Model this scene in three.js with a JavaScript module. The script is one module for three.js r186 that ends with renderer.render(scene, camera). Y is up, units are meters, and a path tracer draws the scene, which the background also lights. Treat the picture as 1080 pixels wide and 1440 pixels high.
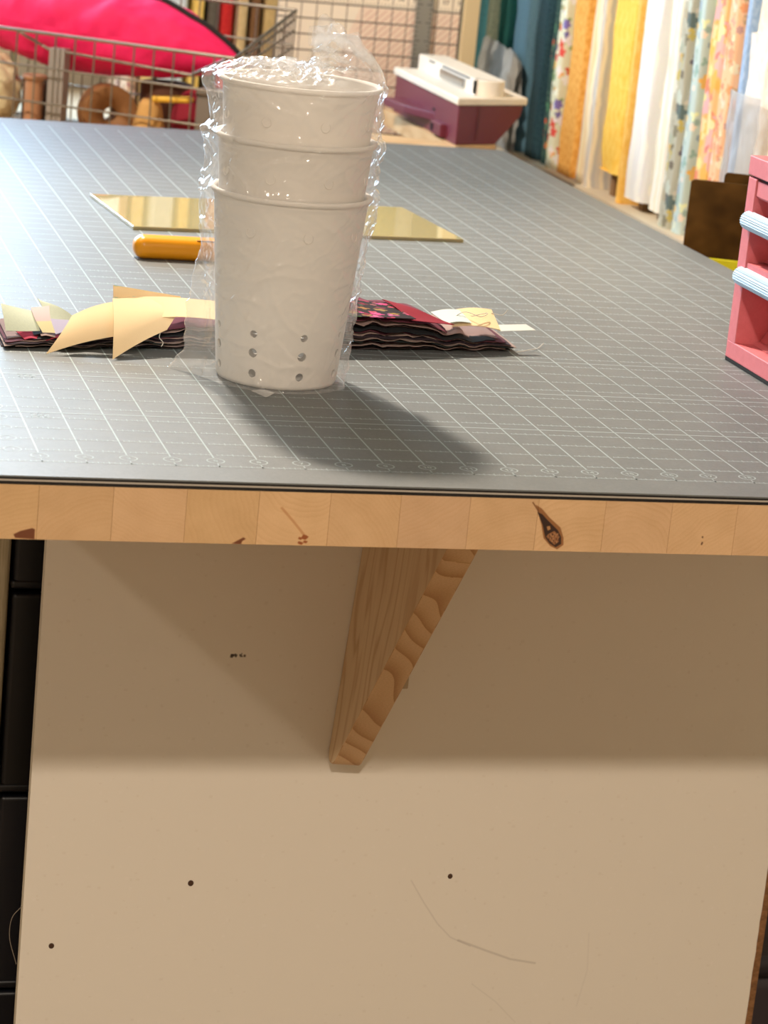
import * as THREE from 'three';
import { RoundedBoxGeometry } from 'three/addons/geometries/RoundedBoxGeometry.js';
import { mergeGeometries, mergeVertices, toCreasedNormals } from 'three/addons/utils/BufferGeometryUtils.js';
import { FontLoader } from 'three/addons/loaders/FontLoader.js';
import { RectAreaLightUniformsLib } from 'three/addons/lights/RectAreaLightUniformsLib.js';
import { createNoise2D, createNoise3D } from 'simplex-noise';
import { Brush, Evaluator, SUBTRACTION } from 'three-bvh-csg';

// ---------- units: the scene is laid out in inches from the mat's printed origin, y = 0 is the mat surface, 36 in above the floor
const I = 0.0254, TABLE = 36;
const P = (x, y, z) => new THREE.Vector3(x * I, (y + TABLE) * I, z * I);

// ---------- camera
const scene = new THREE.Scene();
scene.background = new THREE.Color(0x0b0b0c);
const camera = new THREE.PerspectiveCamera(2 * Math.atan(720 / 3632.8) * 180 / Math.PI, 1080 / 1440, 0.05, 30);
camera.position.copy(P(-6.56, 14.748, 55.275));
camera.rotation.set(-0.2671, -0.2733, 0.1002, 'YXZ');
camera.focus = 1.71; camera.userData.fStop = 17;

// ---------- lights and exposure
const renderer = new THREE.WebGLRenderer();
renderer.toneMapping = THREE.LinearToneMapping;
renderer.toneMappingExposure = 0.61;
renderer.shadowMap.enabled = true;
RectAreaLightUniformsLib.init();
const WARM = new THREE.Color().setRGB(1, 0.86, 0.71);
const LAMPS = [
  { at: [1, 57, -55], power: 29, aim: [9, 0, -2], where: 'over the far end of the table' },
  { at: [-25, 57, -30], power: 22, aim: [36, 4, -58], cone: 0.6, where: 'turned toward the fabric bolts' },
  { at: [-8, 59, 76], power: 32, where: 'in front of the table' },
  { at: [-73, 59, 76], power: 15, where: 'near the left wall' },
];
const DAY = new THREE.Color().setRGB(0.52, 0.76, 1);
const WINDOW = { x0: -34, x1: 12, y0: 6, y1: 44, z: -91.4, glow: 8, power: 11 };

// ---------- helpers
let seed = 20240;
const rnd = () => { seed = (seed * 1664525 + 1013904223) >>> 0; return seed / 4294967296; };
const rr = (a, b) => a + (b - a) * rnd();
const noise2 = createNoise2D(rnd), noise3 = createNoise3D(rnd);
const names = {};
const numbered = (n) => { const k = names[n] = (names[n] ?? -1) + 1; return k ? n + '_' + String(k).padStart(3, '0') : n; };
function shadows(o) { o.castShadow = o.receiveShadow = true; return o; }
function info(o, label, category, group) { o.userData.label = label; o.userData.category = category; if (group) o.userData.group = group; return o; }
function thing(name, label, category, at, turn = 0, group) {
  const o = new THREE.Group(); o.name = numbered(name); o.position.copy(P(...at)); o.rotation.y = turn; scene.add(o);
  return info(o, label, category, group);
}
function part(parent, name, geo, material, label) {
  geo.scale(I, I, I);
  const m = shadows(new THREE.Mesh(geo, material)); m.name = name; parent.add(m);
  if (label) m.userData.label = label;
  return m;
}
function single(name, geo, material, label, category, at, turn = 0, group) {
  geo.scale(I, I, I);
  const m = shadows(new THREE.Mesh(geo, material)); m.name = numbered(name); m.position.copy(P(...at)); m.rotation.y = turn; scene.add(m);
  return info(m, label, category, group);
}
function structure(name, geo, material, at) {
  geo.scale(I, I, I);
  const m = shadows(new THREE.Mesh(geo, material)); m.name = name; m.position.copy(P(...at)); scene.add(m); m.userData.kind = 'structure';
  return m;
}
const box = (w, h, d, x = 0, y = 0, z = 0) => new THREE.BoxGeometry(w, h, d).translate(x, y, z);
const rbox = (w, h, d, r, x = 0, y = 0, z = 0, s = 3) => new RoundedBoxGeometry(w, h, d, s, r).translate(x, y, z);
const V = (a) => new THREE.Vector3(...a);
function rod(a, b, r, n = 8) {
  const A = V(a), B = V(b), d = B.clone().sub(A), g = new THREE.CylinderGeometry(r, r, d.length(), n, 1);
  g.applyQuaternion(new THREE.Quaternion().setFromUnitVectors(new THREE.Vector3(0, 1, 0), d.normalize()));
  return g.translate((A.x + B.x) / 2, (A.y + B.y) / 2, (A.z + B.z) / 2);
}
const tube = (pts, r, n = 40, m = 6) => new THREE.TubeGeometry(new THREE.CatmullRomCurve3(pts.map(V)), n, r, m, false);
const merge = (list) => mergeGeometries(list.map((g) => (g.index ? g.toNonIndexed() : g)));
// planar uv in inches, by the way each face points
function uvBox(geo, s = 1, ox = 0, oy = 0) {
  const g = geo.index ? geo.toNonIndexed() : geo, p = g.attributes.position, uv = new Float32Array(p.count * 2);
  const a = new THREE.Vector3(), b = new THREE.Vector3(), c = new THREE.Vector3();
  for (let i = 0; i < p.count; i += 3) {
    a.fromBufferAttribute(p, i); b.fromBufferAttribute(p, i + 1); c.fromBufferAttribute(p, i + 2);
    const n = b.clone().sub(a).cross(c.clone().sub(a)), ax = Math.abs(n.x), ay = Math.abs(n.y), az = Math.abs(n.z);
    [a, b, c].forEach((v, k) => {
      const [u, w] = ax >= ay && ax >= az ? [v.z, v.y] : ay >= az ? [v.x, v.z] : [v.x, v.y];
      uv[(i + k) * 2] = u * s + ox; uv[(i + k) * 2 + 1] = w * s + oy;
    });
  }
  g.setAttribute('uv', new THREE.BufferAttribute(uv, 2));
  return g;
}
// a cloth-like sheet with real thickness: f(u, v) -> [x, y, z]
function sheet(f, nu, nv, t = 0.02) {
  const pos = [], uv = [], idx = [], w = nu + 1;
  const pts = [];
  for (let j = 0; j <= nv; j++) for (let i = 0; i <= nu; i++) pts.push(V(f(i / nu, j / nv)));
  const nrm = pts.map((p, k) => {
    const i = k % w, j = (k - i) / w, g = (a, b) => pts[Math.min(nv, Math.max(0, b)) * w + Math.min(nu, Math.max(0, a))];
    return g(i + 1, j).clone().sub(g(i - 1, j)).cross(g(i, j + 1).clone().sub(g(i, j - 1))).normalize();
  });
  for (const s of [0.5, -0.5]) pts.forEach((p, k) => { const q = p.clone().addScaledVector(nrm[k], s * t); pos.push(q.x, q.y, q.z); const i = k % w; uv.push(i / nu, ((k - i) / w) / nv); });
  const N = pts.length;
  for (let j = 0; j < nv; j++) for (let i = 0; i < nu; i++) {
    const a = j * w + i, b = a + 1, c = a + w, d = c + 1;
    idx.push(a, b, d, a, d, c, N + a, N + d, N + b, N + a, N + c, N + d);
  }
  const rim = [];
  for (let i = 0; i < nu; i++) rim.push([i, i + 1]);
  for (let j = 0; j < nv; j++) rim.push([j * w + nu, (j + 1) * w + nu]);
  for (let i = nu; i > 0; i--) rim.push([nv * w + i, nv * w + i - 1]);
  for (let j = nv; j > 0; j--) rim.push([j * w, (j - 1) * w]);
  for (const [a, b] of rim) {
    const k = pos.length / 3;
    for (const q of [a, b, N + a, N + b]) { pos.push(pos[q * 3], pos[q * 3 + 1], pos[q * 3 + 2]); uv.push(uv[q * 2], uv[q * 2 + 1]); }
    idx.push(k, k + 2, k + 1, k + 1, k + 2, k + 3);
  }
  const g = new THREE.BufferGeometry();
  g.setAttribute('position', new THREE.Float32BufferAttribute(pos, 3)); g.setAttribute('uv', new THREE.Float32BufferAttribute(uv, 2)); g.setIndex(idx);
  g.computeVertexNormals();
  return g;
}
const bilinear = (a, b, c, d, bend = () => [0, 0, 0]) => (u, v) => {
  const e = bend(u, v);
  return [0, 1, 2].map((k) => (a[k] * (1 - u) + b[k] * u) * (1 - v) + (d[k] * (1 - u) + c[k] * u) * v + e[k]);
};

// ---------- textures
function canvasTexture(w, h, draw, rx = 1, ry = 1) {
  const c = document.createElement('canvas'); c.width = w; c.height = h;
  draw(c.getContext('2d'), w, h);
  const t = new THREE.CanvasTexture(c); t.colorSpace = THREE.SRGBColorSpace; t.wrapS = t.wrapT = THREE.RepeatWrapping; t.magFilter = THREE.LinearFilter; t.repeat.set(rx, ry);
  return t;
}
function pixelTexture(w, h, f, rx = 1, ry = 1, after) {
  return canvasTexture(w, h, (x) => {
    const d = x.createImageData(w, h);
    for (let j = 0; j < h; j++) for (let i = 0; i < w; i++) { const c = f(i, j), k = (j * w + i) * 4; d.data[k] = c[0]; d.data[k + 1] = c[1]; d.data[k + 2] = c[2]; d.data[k + 3] = 255; }
    x.putImageData(d, 0, 0);
    if (after) after(x);
  }, rx, ry);
}
const std = (color, roughness = 0.7, more = {}) => new THREE.MeshStandardMaterial({ color, roughness, ...more });
const mapped = (map, roughness = 0.8, more = {}) => new THREE.MeshStandardMaterial({ map, roughness, ...more });
const mixc = (a, b, t) => a.map((v, k) => v + (b[k] - v) * t);
const fbm = (x, y) => noise2(x, y) * 0.55 + noise2(x * 2.1, y * 2.1) * 0.3 + noise2(x * 4.3, y * 4.3) * 0.15;
const rgb = (c) => `rgb(${c.map(Math.round).join(',')})`;

// ================================================================ THE ROOM
const wallPaint = mapped(pixelTexture(256, 256, (i, j) => { const n = fbm(i / 40, j / 40) * 4; return [186 + n, 174 + n, 154 + n]; }, 0.02, 0.02), 0.9);
const carpet = mapped(pixelTexture(256, 256, (i, j) => { const n = fbm(i / 3, j / 3) * 26 + rr(-12, 12); return [122 + n, 106 + n, 88 + n]; }, 0.08, 0.08), 1);
structure('floor', uvBox(box(170, 4, 210)), carpet, [-33, -38, 10]);
structure('ceiling', uvBox(box(170, 4, 210)), wallPaint, [-33, 64, 10]);
structure('wall_back', uvBox(box(170, 100, 4)), wallPaint, [-33, 13, -94]);
structure('wall_front', uvBox(box(170, 100, 4)), wallPaint, [-33, 13, 114]);
structure('wall_left', uvBox(box(4, 100, 206)), wallPaint, [-118, 13, 10]);
structure('wall_right', uvBox(box(4, 100, 206)), wallPaint, [47, 13, 10]);

// the window on the far wall: a white blind lit through by daylight
{
  const { x0, x1, y0, y1, z, glow, power } = WINDOW, w = x1 - x0, h = y1 - y0;
  const g = new THREE.Group(); g.name = 'window_1'; g.position.copy(P((x0 + x1) / 2, y0, z)); g.userData.kind = 'structure'; scene.add(g);
  const white = std(0xe9e6df, 0.5);
  part(g, 'window_frame', merge([box(w + 4, 2, 1.2, 0, -1, 0), box(w + 4, 2, 1.2, 0, h + 1, 0), box(2, h, 1.2, -w / 2 - 1, h / 2, 0), box(2, h, 1.2, w / 2 + 1, h / 2, 0)]), white);
  part(g, 'window_blind', box(w, h, 0.3, 0, h / 2, -0.2), new THREE.MeshStandardMaterial({ color: 0xf2f5f8, roughness: 0.9, emissive: DAY, emissiveIntensity: glow }));
  const l = new THREE.RectAreaLight(DAY, power, w * I, h * I);
  l.name = 'window_light'; l.position.copy(P((x0 + x1) / 2, (y0 + y1) / 2, z + 0.4)); l.lookAt(P((x0 + x1) / 2, (y0 + y1) / 2, z + 50)); scene.add(l);
}
// the ceiling lamps: round flush fittings with a warm diffuser
for (const { at, power, where, aim, cone = 0.74 } of LAMPS) {
  const glow = new THREE.MeshStandardMaterial({ color: 0xfff4e0, roughness: 0.6, emissive: WARM, emissiveIntensity: 4 });
  const l = new THREE.SpotLight(WARM, power, 0, aim ? cone : 1.38, aim ? 1 : 0.5, 2);
  l.name = 'ceiling_light'; l.castShadow = true; l.shadow.radius = 3.2;
  l.target.position.copy(aim ? P(...aim) : P(at[0], -36, at[2]));
  if (aim) {
    const g = thing('spot_lamp', 'swivelling ceiling spot lamp ' + where, 'lamp', [at[0], 62, at[2]], 0), d = V(aim).sub(V(at)).normalize(), q = new THREE.Quaternion().setFromUnitVectors(new THREE.Vector3(0, -1, 0), d);
    part(g, 'lamp_base', new THREE.CylinderGeometry(2.6, 2.6, 0.7, 32).translate(0, -0.35, 0), std(0xd8d4cc, 0.4));
    part(g, 'lamp_stem', new THREE.CylinderGeometry(0.4, 0.4, 3.2, 12).translate(0, -2.2, 0), std(0xd8d4cc, 0.4));
    part(g, 'lamp_shade', new THREE.LatheGeometry([[0.01, 2.4], [1.6, 2.2], [2.1, 1.2], [2.9, -1.6], [2.8, -1.6], [2.0, 1.1], [1.5, 2.0], [0.01, 2.2]].map(([x, y]) => new THREE.Vector2(x, y)), 36).applyQuaternion(q).translate(0, -5, 0), std(0xd8d4cc, 0.4));
    part(g, 'lamp_bulb', new THREE.SphereGeometry(2.1, 24, 12, 0, Math.PI * 2, Math.PI / 2, Math.PI / 2).scale(1, 0.3, 1).translate(0, -0.9, 0).applyQuaternion(q).translate(0, -5, 0), glow);
    l.position.copy(P(at[0], at[1], at[2])).addScaledVector(d, 2 * I);
  } else {
    const g = thing('ceiling_lamp', 'round flush ceiling lamp with a warm diffuser ' + where, 'lamp', [at[0], 62, at[2]], 0);
    part(g, 'lamp_base', new THREE.CylinderGeometry(5, 5, 0.8, 40).translate(0, -0.4, 0), std(0xd8d4cc, 0.4));
    part(g, 'lamp_diffuser', new THREE.SphereGeometry(4.2, 32, 12, 0, Math.PI * 2, Math.PI / 2, Math.PI / 2).scale(1, 0.45, 1).translate(0, -0.8, 0), glow);
    l.position.copy(P(...at));
  }
  scene.add(l, l.target);
}

// ================================================================ THE TABLE
const BACK = -58.2, FRONT = 1.28, LEFT = -1.2, RIGHT = 29.05, TOP = -0.2, UNDER = -1.43;
const seams = [LEFT]; for (let x = 0.8; x < RIGHT - 0.6; x += 1.63) seams.push(x); seams.push(RIGHT);
const blockTexture = (() => {
  const W = 2048, H = 104, sx = (RIGHT - LEFT + 0.4) / W, sy = (TOP - UNDER + 0.1) / H;
  const S = seams.slice(0, -1).map(() => ({ cx: rr(-2.4, 2.4), cy: rr(-3.2, 3.4), gap: rr(0.07, 0.13), tone: rr(-7, 7), warm: rr(-4, 5) }));
  const X = (x) => (x - LEFT + 0.2) / sx, Y = (y) => (TOP - y + 0.05) / sy;
  return pixelTexture(W, H, (i, j) => {
    const x = LEFT - 0.2 + i * sx, y = TOP + 0.05 - j * sy;
    let k = seams.findIndex((s) => s > x) - 1; if (k < 0) k = x > 10 ? S.length - 1 : 0; k = Math.min(k, S.length - 1);
    const s = S[k], r = Math.hypot(x - seams[k] - 0.8 - s.cx, (y + 0.8 - s.cy)) + 0.05 * noise2(x * 1.3, y * 1.3 + k * 7);
    const t = (r / s.gap) % 1, ring = Math.pow(t < 0 ? t + 1 : t, 2) * 0.3;
    const fine = noise2(x * 22, y * 22) * 2.6 + noise2(x * 60, y * 40) * 2.2, broad = fbm(x * 0.8 + k * 3, y * 0.9) * 6;
    return mixc([214 + s.tone, 176 + s.tone * 0.9, 132 + s.tone * 0.6 - s.warm], [190, 142, 94], Math.max(0, ring * (0.55 + 0.45 * noise2(k * 3.1, r * 2)))).map((v) => v + fine + broad);
  }, 1, 1, (c) => {
    const poly = (pts, fill) => { c.fillStyle = fill; c.beginPath(); pts.forEach(([x, y], n) => (n ? c.lineTo(X(x), Y(y)) : c.moveTo(X(x), Y(y)))); c.closePath(); c.fill(); };
    // the long knot with its bark rim
    poly([[12.14, -0.33], [12.3, -0.42], [12.5, -0.62], [12.8, -0.86], [12.9, -1.1], [12.92, -1.27], [12.78, -1.38], [12.6, -1.3], [12.42, -1.12], [12.33, -0.8], [12.22, -0.52]], rgb([150, 100, 58]));
    poly([[12.2, -0.5], [12.32, -0.55], [12.48, -0.7], [12.74, -0.92], [12.84, -1.08], [12.86, -1.25], [12.74, -1.33], [12.58, -1.24], [12.46, -1.1], [12.36, -0.8]], rgb([52, 30, 18]));
    poly([[12.46, -0.84], [12.54, -0.82], [12.57, -0.9], [12.5, -0.94]], rgb([176, 128, 82]));
    poly([[12.52, -1.02], [12.66, -0.94], [12.78, -1.04], [12.8, -1.2], [12.7, -1.28], [12.58, -1.18], [12.48, -1.08]], rgb([150, 100, 62]));
    for (let k = 0; k < 26; k++) { const x = rr(12.53, 12.78), y = rr(-1.22, -0.98); poly([[x, y], [x + 0.03, y - 0.01], [x + 0.01, y - 0.05]], rgb(k % 2 ? [70, 40, 24] : [196, 150, 104])); }
    c.strokeStyle = rgb([128, 82, 46]); c.lineWidth = 2; c.beginPath(); c.moveTo(X(12.06), Y(-0.27)); c.lineTo(X(12.24), Y(-0.5)); c.stroke();
    // bark chips along the lower edge
    poly([[0.3, -1.32], [0.45, -1.24], [0.7, -1.17], [0.76, -1.2], [0.76, -1.42], [0.34, -1.4]], rgb([112, 62, 34]));
    poly([[5.15, -1.42], [5.28, -1.34], [5.4, -1.27], [5.46, -1.3], [5.38, -1.36], [5.36, -1.43]], rgb([116, 66, 36]));
    // resin streak and small spot
    c.strokeStyle = 'rgba(176,112,62,0.45)'; c.lineWidth = 4; c.beginPath(); c.moveTo(X(6.2), Y(-0.55)); c.quadraticCurveTo(X(6.5), Y(-0.85), X(6.78), Y(-1.18)); c.stroke();
    for (let k = 0; k < 10; k++) { const x = rr(6.66, 6.86), y = rr(-1.38, -1.16); poly([[x, y], [x + 0.09, y - 0.02], [x + 0.05, y - 0.07], [x - 0.02, y - 0.05]], rgb([150, 82, 40])); }
    for (const [x, y] of [[16.3, -0.98], [16.31, -1.12], [16.3, -1.15]]) poly([[x, y], [x + 0.03, y], [x + 0.03, y - 0.05], [x, y - 0.04]], rgb([80, 46, 26]));
  });
})();
const blockWood = mapped(blockTexture, 0.62);
const table = thing('cutting_table', 'cutting table with butcher block top on white panel legs', 'table', [0, -36, 0]);
for (let k = 0; k < seams.length - 1; k++) {
  const a = seams[k] + 0.002, b = seams[k + 1] - 0.002, g = uvBox(new RoundedBoxGeometry(b - a, TOP - UNDER, FRONT - BACK, 1, 0.006).translate((a + b) / 2, (TOP + UNDER) / 2, (FRONT + BACK) / 2));
  const uv = g.attributes.uv, p = g.attributes.position;
  for (let i = 0; i < uv.count; i++) uv.setXY(i, (p.getX(i) - LEFT + 0.2) / (RIGHT - LEFT + 0.4), 1 - (TOP + 0.05 - p.getY(i)) / (TOP - UNDER + 0.1));
  part(table, 'stave', g.translate(0, 36, 0), blockWood);
}
// the white end panel below the overhang, with scuffs
const PZ = -12, PX0 = 2.9, PX1 = 25.52, PH = 36 + UNDER;
const panelPaint = mapped(canvasTexture(1024, 1536, (c, w, h) => {
  const sx = w / (PX1 - PX0), sy = h / PH, X = (x) => (x - PX0) * sx, Y = (y) => (UNDER - y) * sy;
  c.fillStyle = rgb([232, 224, 210]); c.fillRect(0, 0, w, h);
  for (let k = 0; k < 2600; k++) { c.fillStyle = `rgba(${rnd() < 0.5 ? '210,198,178' : '240,234,224'},0.22)`; c.fillRect(rr(0, w), rr(0, h), rr(1, 5), rr(1, 4)); }
  const scuff = (pts, lw, a) => { c.strokeStyle = `rgba(120,108,100,${a})`; c.lineWidth = lw; c.lineCap = 'round'; c.beginPath(); pts.forEach(([x, y], n) => (n ? c.lineTo(X(x), Y(y)) : c.moveTo(X(x), Y(y)))); c.stroke(); };
  scuff([[14.25, -15.6], [14.7, -16.3], [15.2, -17.0], [15.65, -17.45], [16.3, -17.75]], 1.6, 0.16);
  scuff([[15.9, -17.55], [16.8, -17.9], [17.6, -18.2], [18.4, -18.35]], 3, 0.2);
  scuff([[16.5, -19.0], [17.3, -19.6], [18, -20.3]], 1.2, 0.12);
  scuff([[20, -17.4], [20.1, -18.6], [19.9, -19.8]], 2, 0.06);
  for (let k = 0; k < 14; k++) { const x = 8.44 + rr(-0.2, 0.2), y = -8.66 + rr(-0.06, 0.06); c.fillStyle = 'rgba(52,44,38,0.8)'; c.fillRect(X(x), Y(y), rr(1, 4), rr(1, 3)); }
}), 0.55);
{
  const shape = new THREE.Shape(); shape.moveTo(PX0, 0); shape.lineTo(PX1, 0);
  for (let y = 0; y <= PH; y += 0.35) shape.lineTo(PX1 + 0.012 * noise2(y * 2.2, 4) + 0.008 * noise2(y * 7, 9), y);
  shape.lineTo(PX1, PH); shape.lineTo(PX0, PH);
  const g = new THREE.ExtrudeGeometry(shape, { depth: 0.4, bevelEnabled: false }).translate(0, 0, PZ - 0.4), p = g.attributes.position, uv = g.attributes.uv;
  for (let i = 0; i < uv.count; i++) uv.setXY(i, (p.getX(i) - PX0) / (PX1 - PX0), p.getY(i) / PH);
  part(table, 'end_panel', g, panelPaint);
  const chip = mapped(pixelTexture(64, 512, (i, j) => { const n = fbm(i / 9, j / 14) * 26 + rr(-12, 12); return [132 + n, 92 + n * 0.8, 56 + n * 0.6]; }, 0.25, 0.1), 0.9);
  part(table, 'chipboard_edge', uvBox(box(0.22, PH, 0.35, PX1 + 0.125, PH / 2, PZ - 0.22)), chip, 'bare brown chipboard edge of the end panel');
  part(table, 'end_panel', uvBox(box(22.6, PH, 0.7, 14.2, PH / 2, -50)), std(0xe6dccb, 0.55));
  const dark = std(0x4a3222, 0.9);
  for (const [x, y, r] of [[7.67, -15.6, 0.085], [15.43, -15.48, 0.075], [3.78, -17.49, 0.08]])
    part(table, 'screw_hole', new THREE.SphereGeometry(r, 12, 8).scale(1, 1.1, 0.25).translate(x, y + 36, PZ + 0.005), dark);
  // small plate behind the bracket
  part(table, 'brace_plate', rbox(1.3, 2.6, 0.09, 0.03, 12.86, 36 - 8.3, PZ + 0.05), std(0xb8a488, 0.6), 'small plain plate behind the bracket');
  // pine bracket
  const pineFace = mapped(pixelTexture(512, 512, (i, j) => {
    const u = i / 42 + noise2(i / 160, j / 240) * 0.8, s = Math.pow(0.5 + 0.5 * Math.sin(u * 6.28 + noise2(i / 30, j / 300) * 1.4), 4), f = noise2(i / 2.2, j / 90) * 7;
    return mixc([230, 202, 164], [196, 152, 106], s * (0.25 + 0.4 * (0.5 + 0.5 * noise2(i / 90, j / 400)))).map((v) => v + f);
  }, 0.11, 0.09), 0.65);
  const pineEdge = mapped(pixelTexture(256, 512, (i, j) => {
    const u = j / 52 + i / 120 + noise2(i / 300, j / 200) * 0.7, s = Math.pow(((u % 1) + 1) % 1, 2.4), f = noise2(i / 12, j / 3) * 5;
    return mixc([222, 184, 138], [172, 120, 74], s * 0.75).map((v) => v + f);
  }, 0.5, 0.09), 0.65);
  const L = new THREE.Shape(); L.moveTo(0, 0.4); L.quadraticCurveTo(0, 0, 0.28, 0); L.quadraticCurveTo(0.62, 0, 0.85, 0.3); L.lineTo(8.75, 10.14); L.lineTo(0, 10.14); L.lineTo(0, 0.4);
  const bg = new THREE.ExtrudeGeometry(L, { depth: 0.75, bevelEnabled: true, bevelThickness: 0.03, bevelSize: 0.03, bevelOffset: -0.03, bevelSegments: 2, curveSegments: 8 });
  const p2 = bg.attributes.position, uv2 = bg.attributes.uv, n2 = bg.attributes.normal;
  for (let i = 0; i < uv2.count; i++) if (Math.abs(n2.getZ(i)) < 0.7) uv2.setXY(i, p2.getZ(i), (p2.getX(i) + p2.getY(i)) * 0.72);
  bg.rotateY(-Math.PI / 2).translate(0.75, 0, 0);              // shape x -> toward the viewer, thickness -> across
  bg.rotateZ(-0.066).translate(11.38, 36 - 11.76, PZ + 0.02);
  part(table, 'bracket', bg, [pineFace, pineEdge], 'knotless pine bracket under the overhang');
}

// ================================================================ THE CUTTING MAT
const font = await new FontLoader().loadAsync('fonts/droid/droid_sans_bold.typeface.json');
{
  const MX0 = -1.2, MX1 = 28.95, MZ0 = 1.25, MZ1 = -57.5;
  const mat = thing('cutting_mat', 'large grey self-healing cutting mat with a printed inch grid', 'cutting mat', [0, TOP, 0]);
  const plan = (inset = 0) => {
    const s = new THREE.Shape(), r = 0.35, a = MX0 + inset, b = MX1 - inset, c = -MZ0 + inset, d = -MZ1 - inset;
    s.moveTo(a + r, c); s.lineTo(b - r, c); s.quadraticCurveTo(b, c, b, c + r); s.lineTo(b, d - r); s.quadraticCurveTo(b, d, b - r, d); s.lineTo(a + r, d); s.quadraticCurveTo(a, d, a, d - r); s.lineTo(a, c + r); s.quadraticCurveTo(a, c, a + r, c);
    return s;
  };
  const slab = (y0, y1, inset) => uvBox(new THREE.ExtrudeGeometry(plan(inset), { depth: y1 - y0, bevelEnabled: false, curveSegments: 6 }).rotateX(-Math.PI / 2).translate(0, y0, 0));
  const matGrey = mapped(pixelTexture(512, 512, (i, j) => { const n = rr(-5, 5) + fbm(i / 14, j / 14) * 4 + fbm(i / 120, j / 120) * 4; return [108 + n, 112 + n, 112 + n]; }, 0.11, 0.11), 0.48);
  part(mat, 'backing', slab(0, 0.075, 0.012), std(0x171412, 0.8));
  part(mat, 'core', slab(0.075, 0.115, 0), std(0xb5aca0, 0.7), 'pale core line along the mat edge');
  part(mat, 'upper_core', slab(0.115, 0.165, 0.008), std(0x171412, 0.8));
  part(mat, 'surface', slab(0.165, 0.2, 0.0), matGrey, 'matte grey cutting surface');
  // print: drawn as flat ink
  const pos = [], idx = [], y = 0.2035;
  const quad = (x0, za, x1, zb) => { const z0 = Math.max(za, zb), z1 = Math.min(za, zb); const k = pos.length / 3; pos.push(x0, y, z0, x1, y, z0, x1, y, z1, x0, y, z1); idx.push(k, k + 1, k + 2, k, k + 2, k + 3); };
  const ring = (cx, cz, r, w) => { const n = 20; for (let i = 0; i < n; i++) { const a = i / n * 6.2832, b = (i + 1) / n * 6.2832, k = pos.length / 3; for (const [t, q] of [[a, r], [b, r], [b, r + w], [a, r + w]]) pos.push(cx + Math.cos(t) * q, y, cz + Math.sin(t) * q); idx.push(k, k + 1, k + 2, k, k + 2, k + 3); } };
  const digits = (text, cx, cz, h) => {
    const g = new THREE.ShapeGeometry(font.generateShapes(text, h), 3); g.computeBoundingBox();
    const b = g.boundingBox, ox = (b.min.x + b.max.x) / 2, oy = (b.min.y + b.max.y) / 2, k = pos.length / 3, p = g.attributes.position;
    for (let i = 0; i < p.count; i++) pos.push(cx + p.getX(i) - ox, y, cz - (p.getY(i) - oy));
    for (const i of g.index.array) idx.push(k + i);
  };
  const COLS = 28, ROWS = 56;
  for (let c = 0; c <= COLS; c++) {
    const w = 0.019;
    if (c > 0) { quad(c - w, -0.74, c + w, -ROWS); quad(c - w * 0.8, 0.06, c + w * 0.8, -0.24); ring(c, -0.49, 0.185, 0.03); digits(String(c), c, -0.49, 0.15); }
    else quad(c - w, 0, c + w, -ROWS);
  }
  for (let r = 0; r <= ROWS; r++) {
    const z = -r, near = r < 24;
    if (r > 0 && r < 30) { ring(0.45, z, 0.185, 0.03); digits(String(r), 0.45, z, 0.15); }
    for (let c = 0; c < COLS; c++) {
      if (!near) { quad(c + 0.12, z - 0.02, c + 0.92, z + 0.02); continue; }
      for (let k = 0; k < 8; k++) {
        const x = c + k / 8;
        if ((k === 0 && r > 0) || (c === 0 && k > 1 && k < 6 && r > 0)) continue;
        quad(x + 0.02, z - 0.017, x + 0.1, z + 0.017);
        const t = k === 4 ? 0.1 : k % 2 ? 0.05 : 0.075;
        quad(x - 0.014, z - t, x + 0.014, z + t * 0.6);
      }
    }
  }
  for (const z of [-4.5, -8.5, -12.5]) quad(0.1, z - 0.028, COLS, z + 0.028);
  for (const [cx, cz] of [[1.45, -4.2], [1.6, -8.28]]) { for (const dx of [-0.16, 0, 0.16]) { quad(cx + dx - 0.07, cz + 0.13, cx + dx + 0.07, cz + 0.08); quad(cx + dx - 0.07, cz - 0.08, cx + dx + 0.07, cz - 0.13); quad(cx + dx - 0.06, cz + 0.13, cx + dx - 0.02, cz - 0.13); quad(cx + dx - 0.03, cz + 0.02, cx + dx + 0.06, cz - 0.02); } }
  const g = new THREE.BufferGeometry(); g.setAttribute('position', new THREE.Float32BufferAttribute(pos, 3)); g.setIndex(idx); g.computeVertexNormals();
  const nn = g.attributes.normal; for (let i = 0; i < nn.count; i++) nn.setXYZ(i, 0, 1, 0);
  const m = part(mat, 'printed_grid', g, std(0xa6b3b5, 0.48), 'pale inch grid, ticks and circled numbers'); m.userData.kind = 'stuff'; m.castShadow = false;
}

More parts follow.
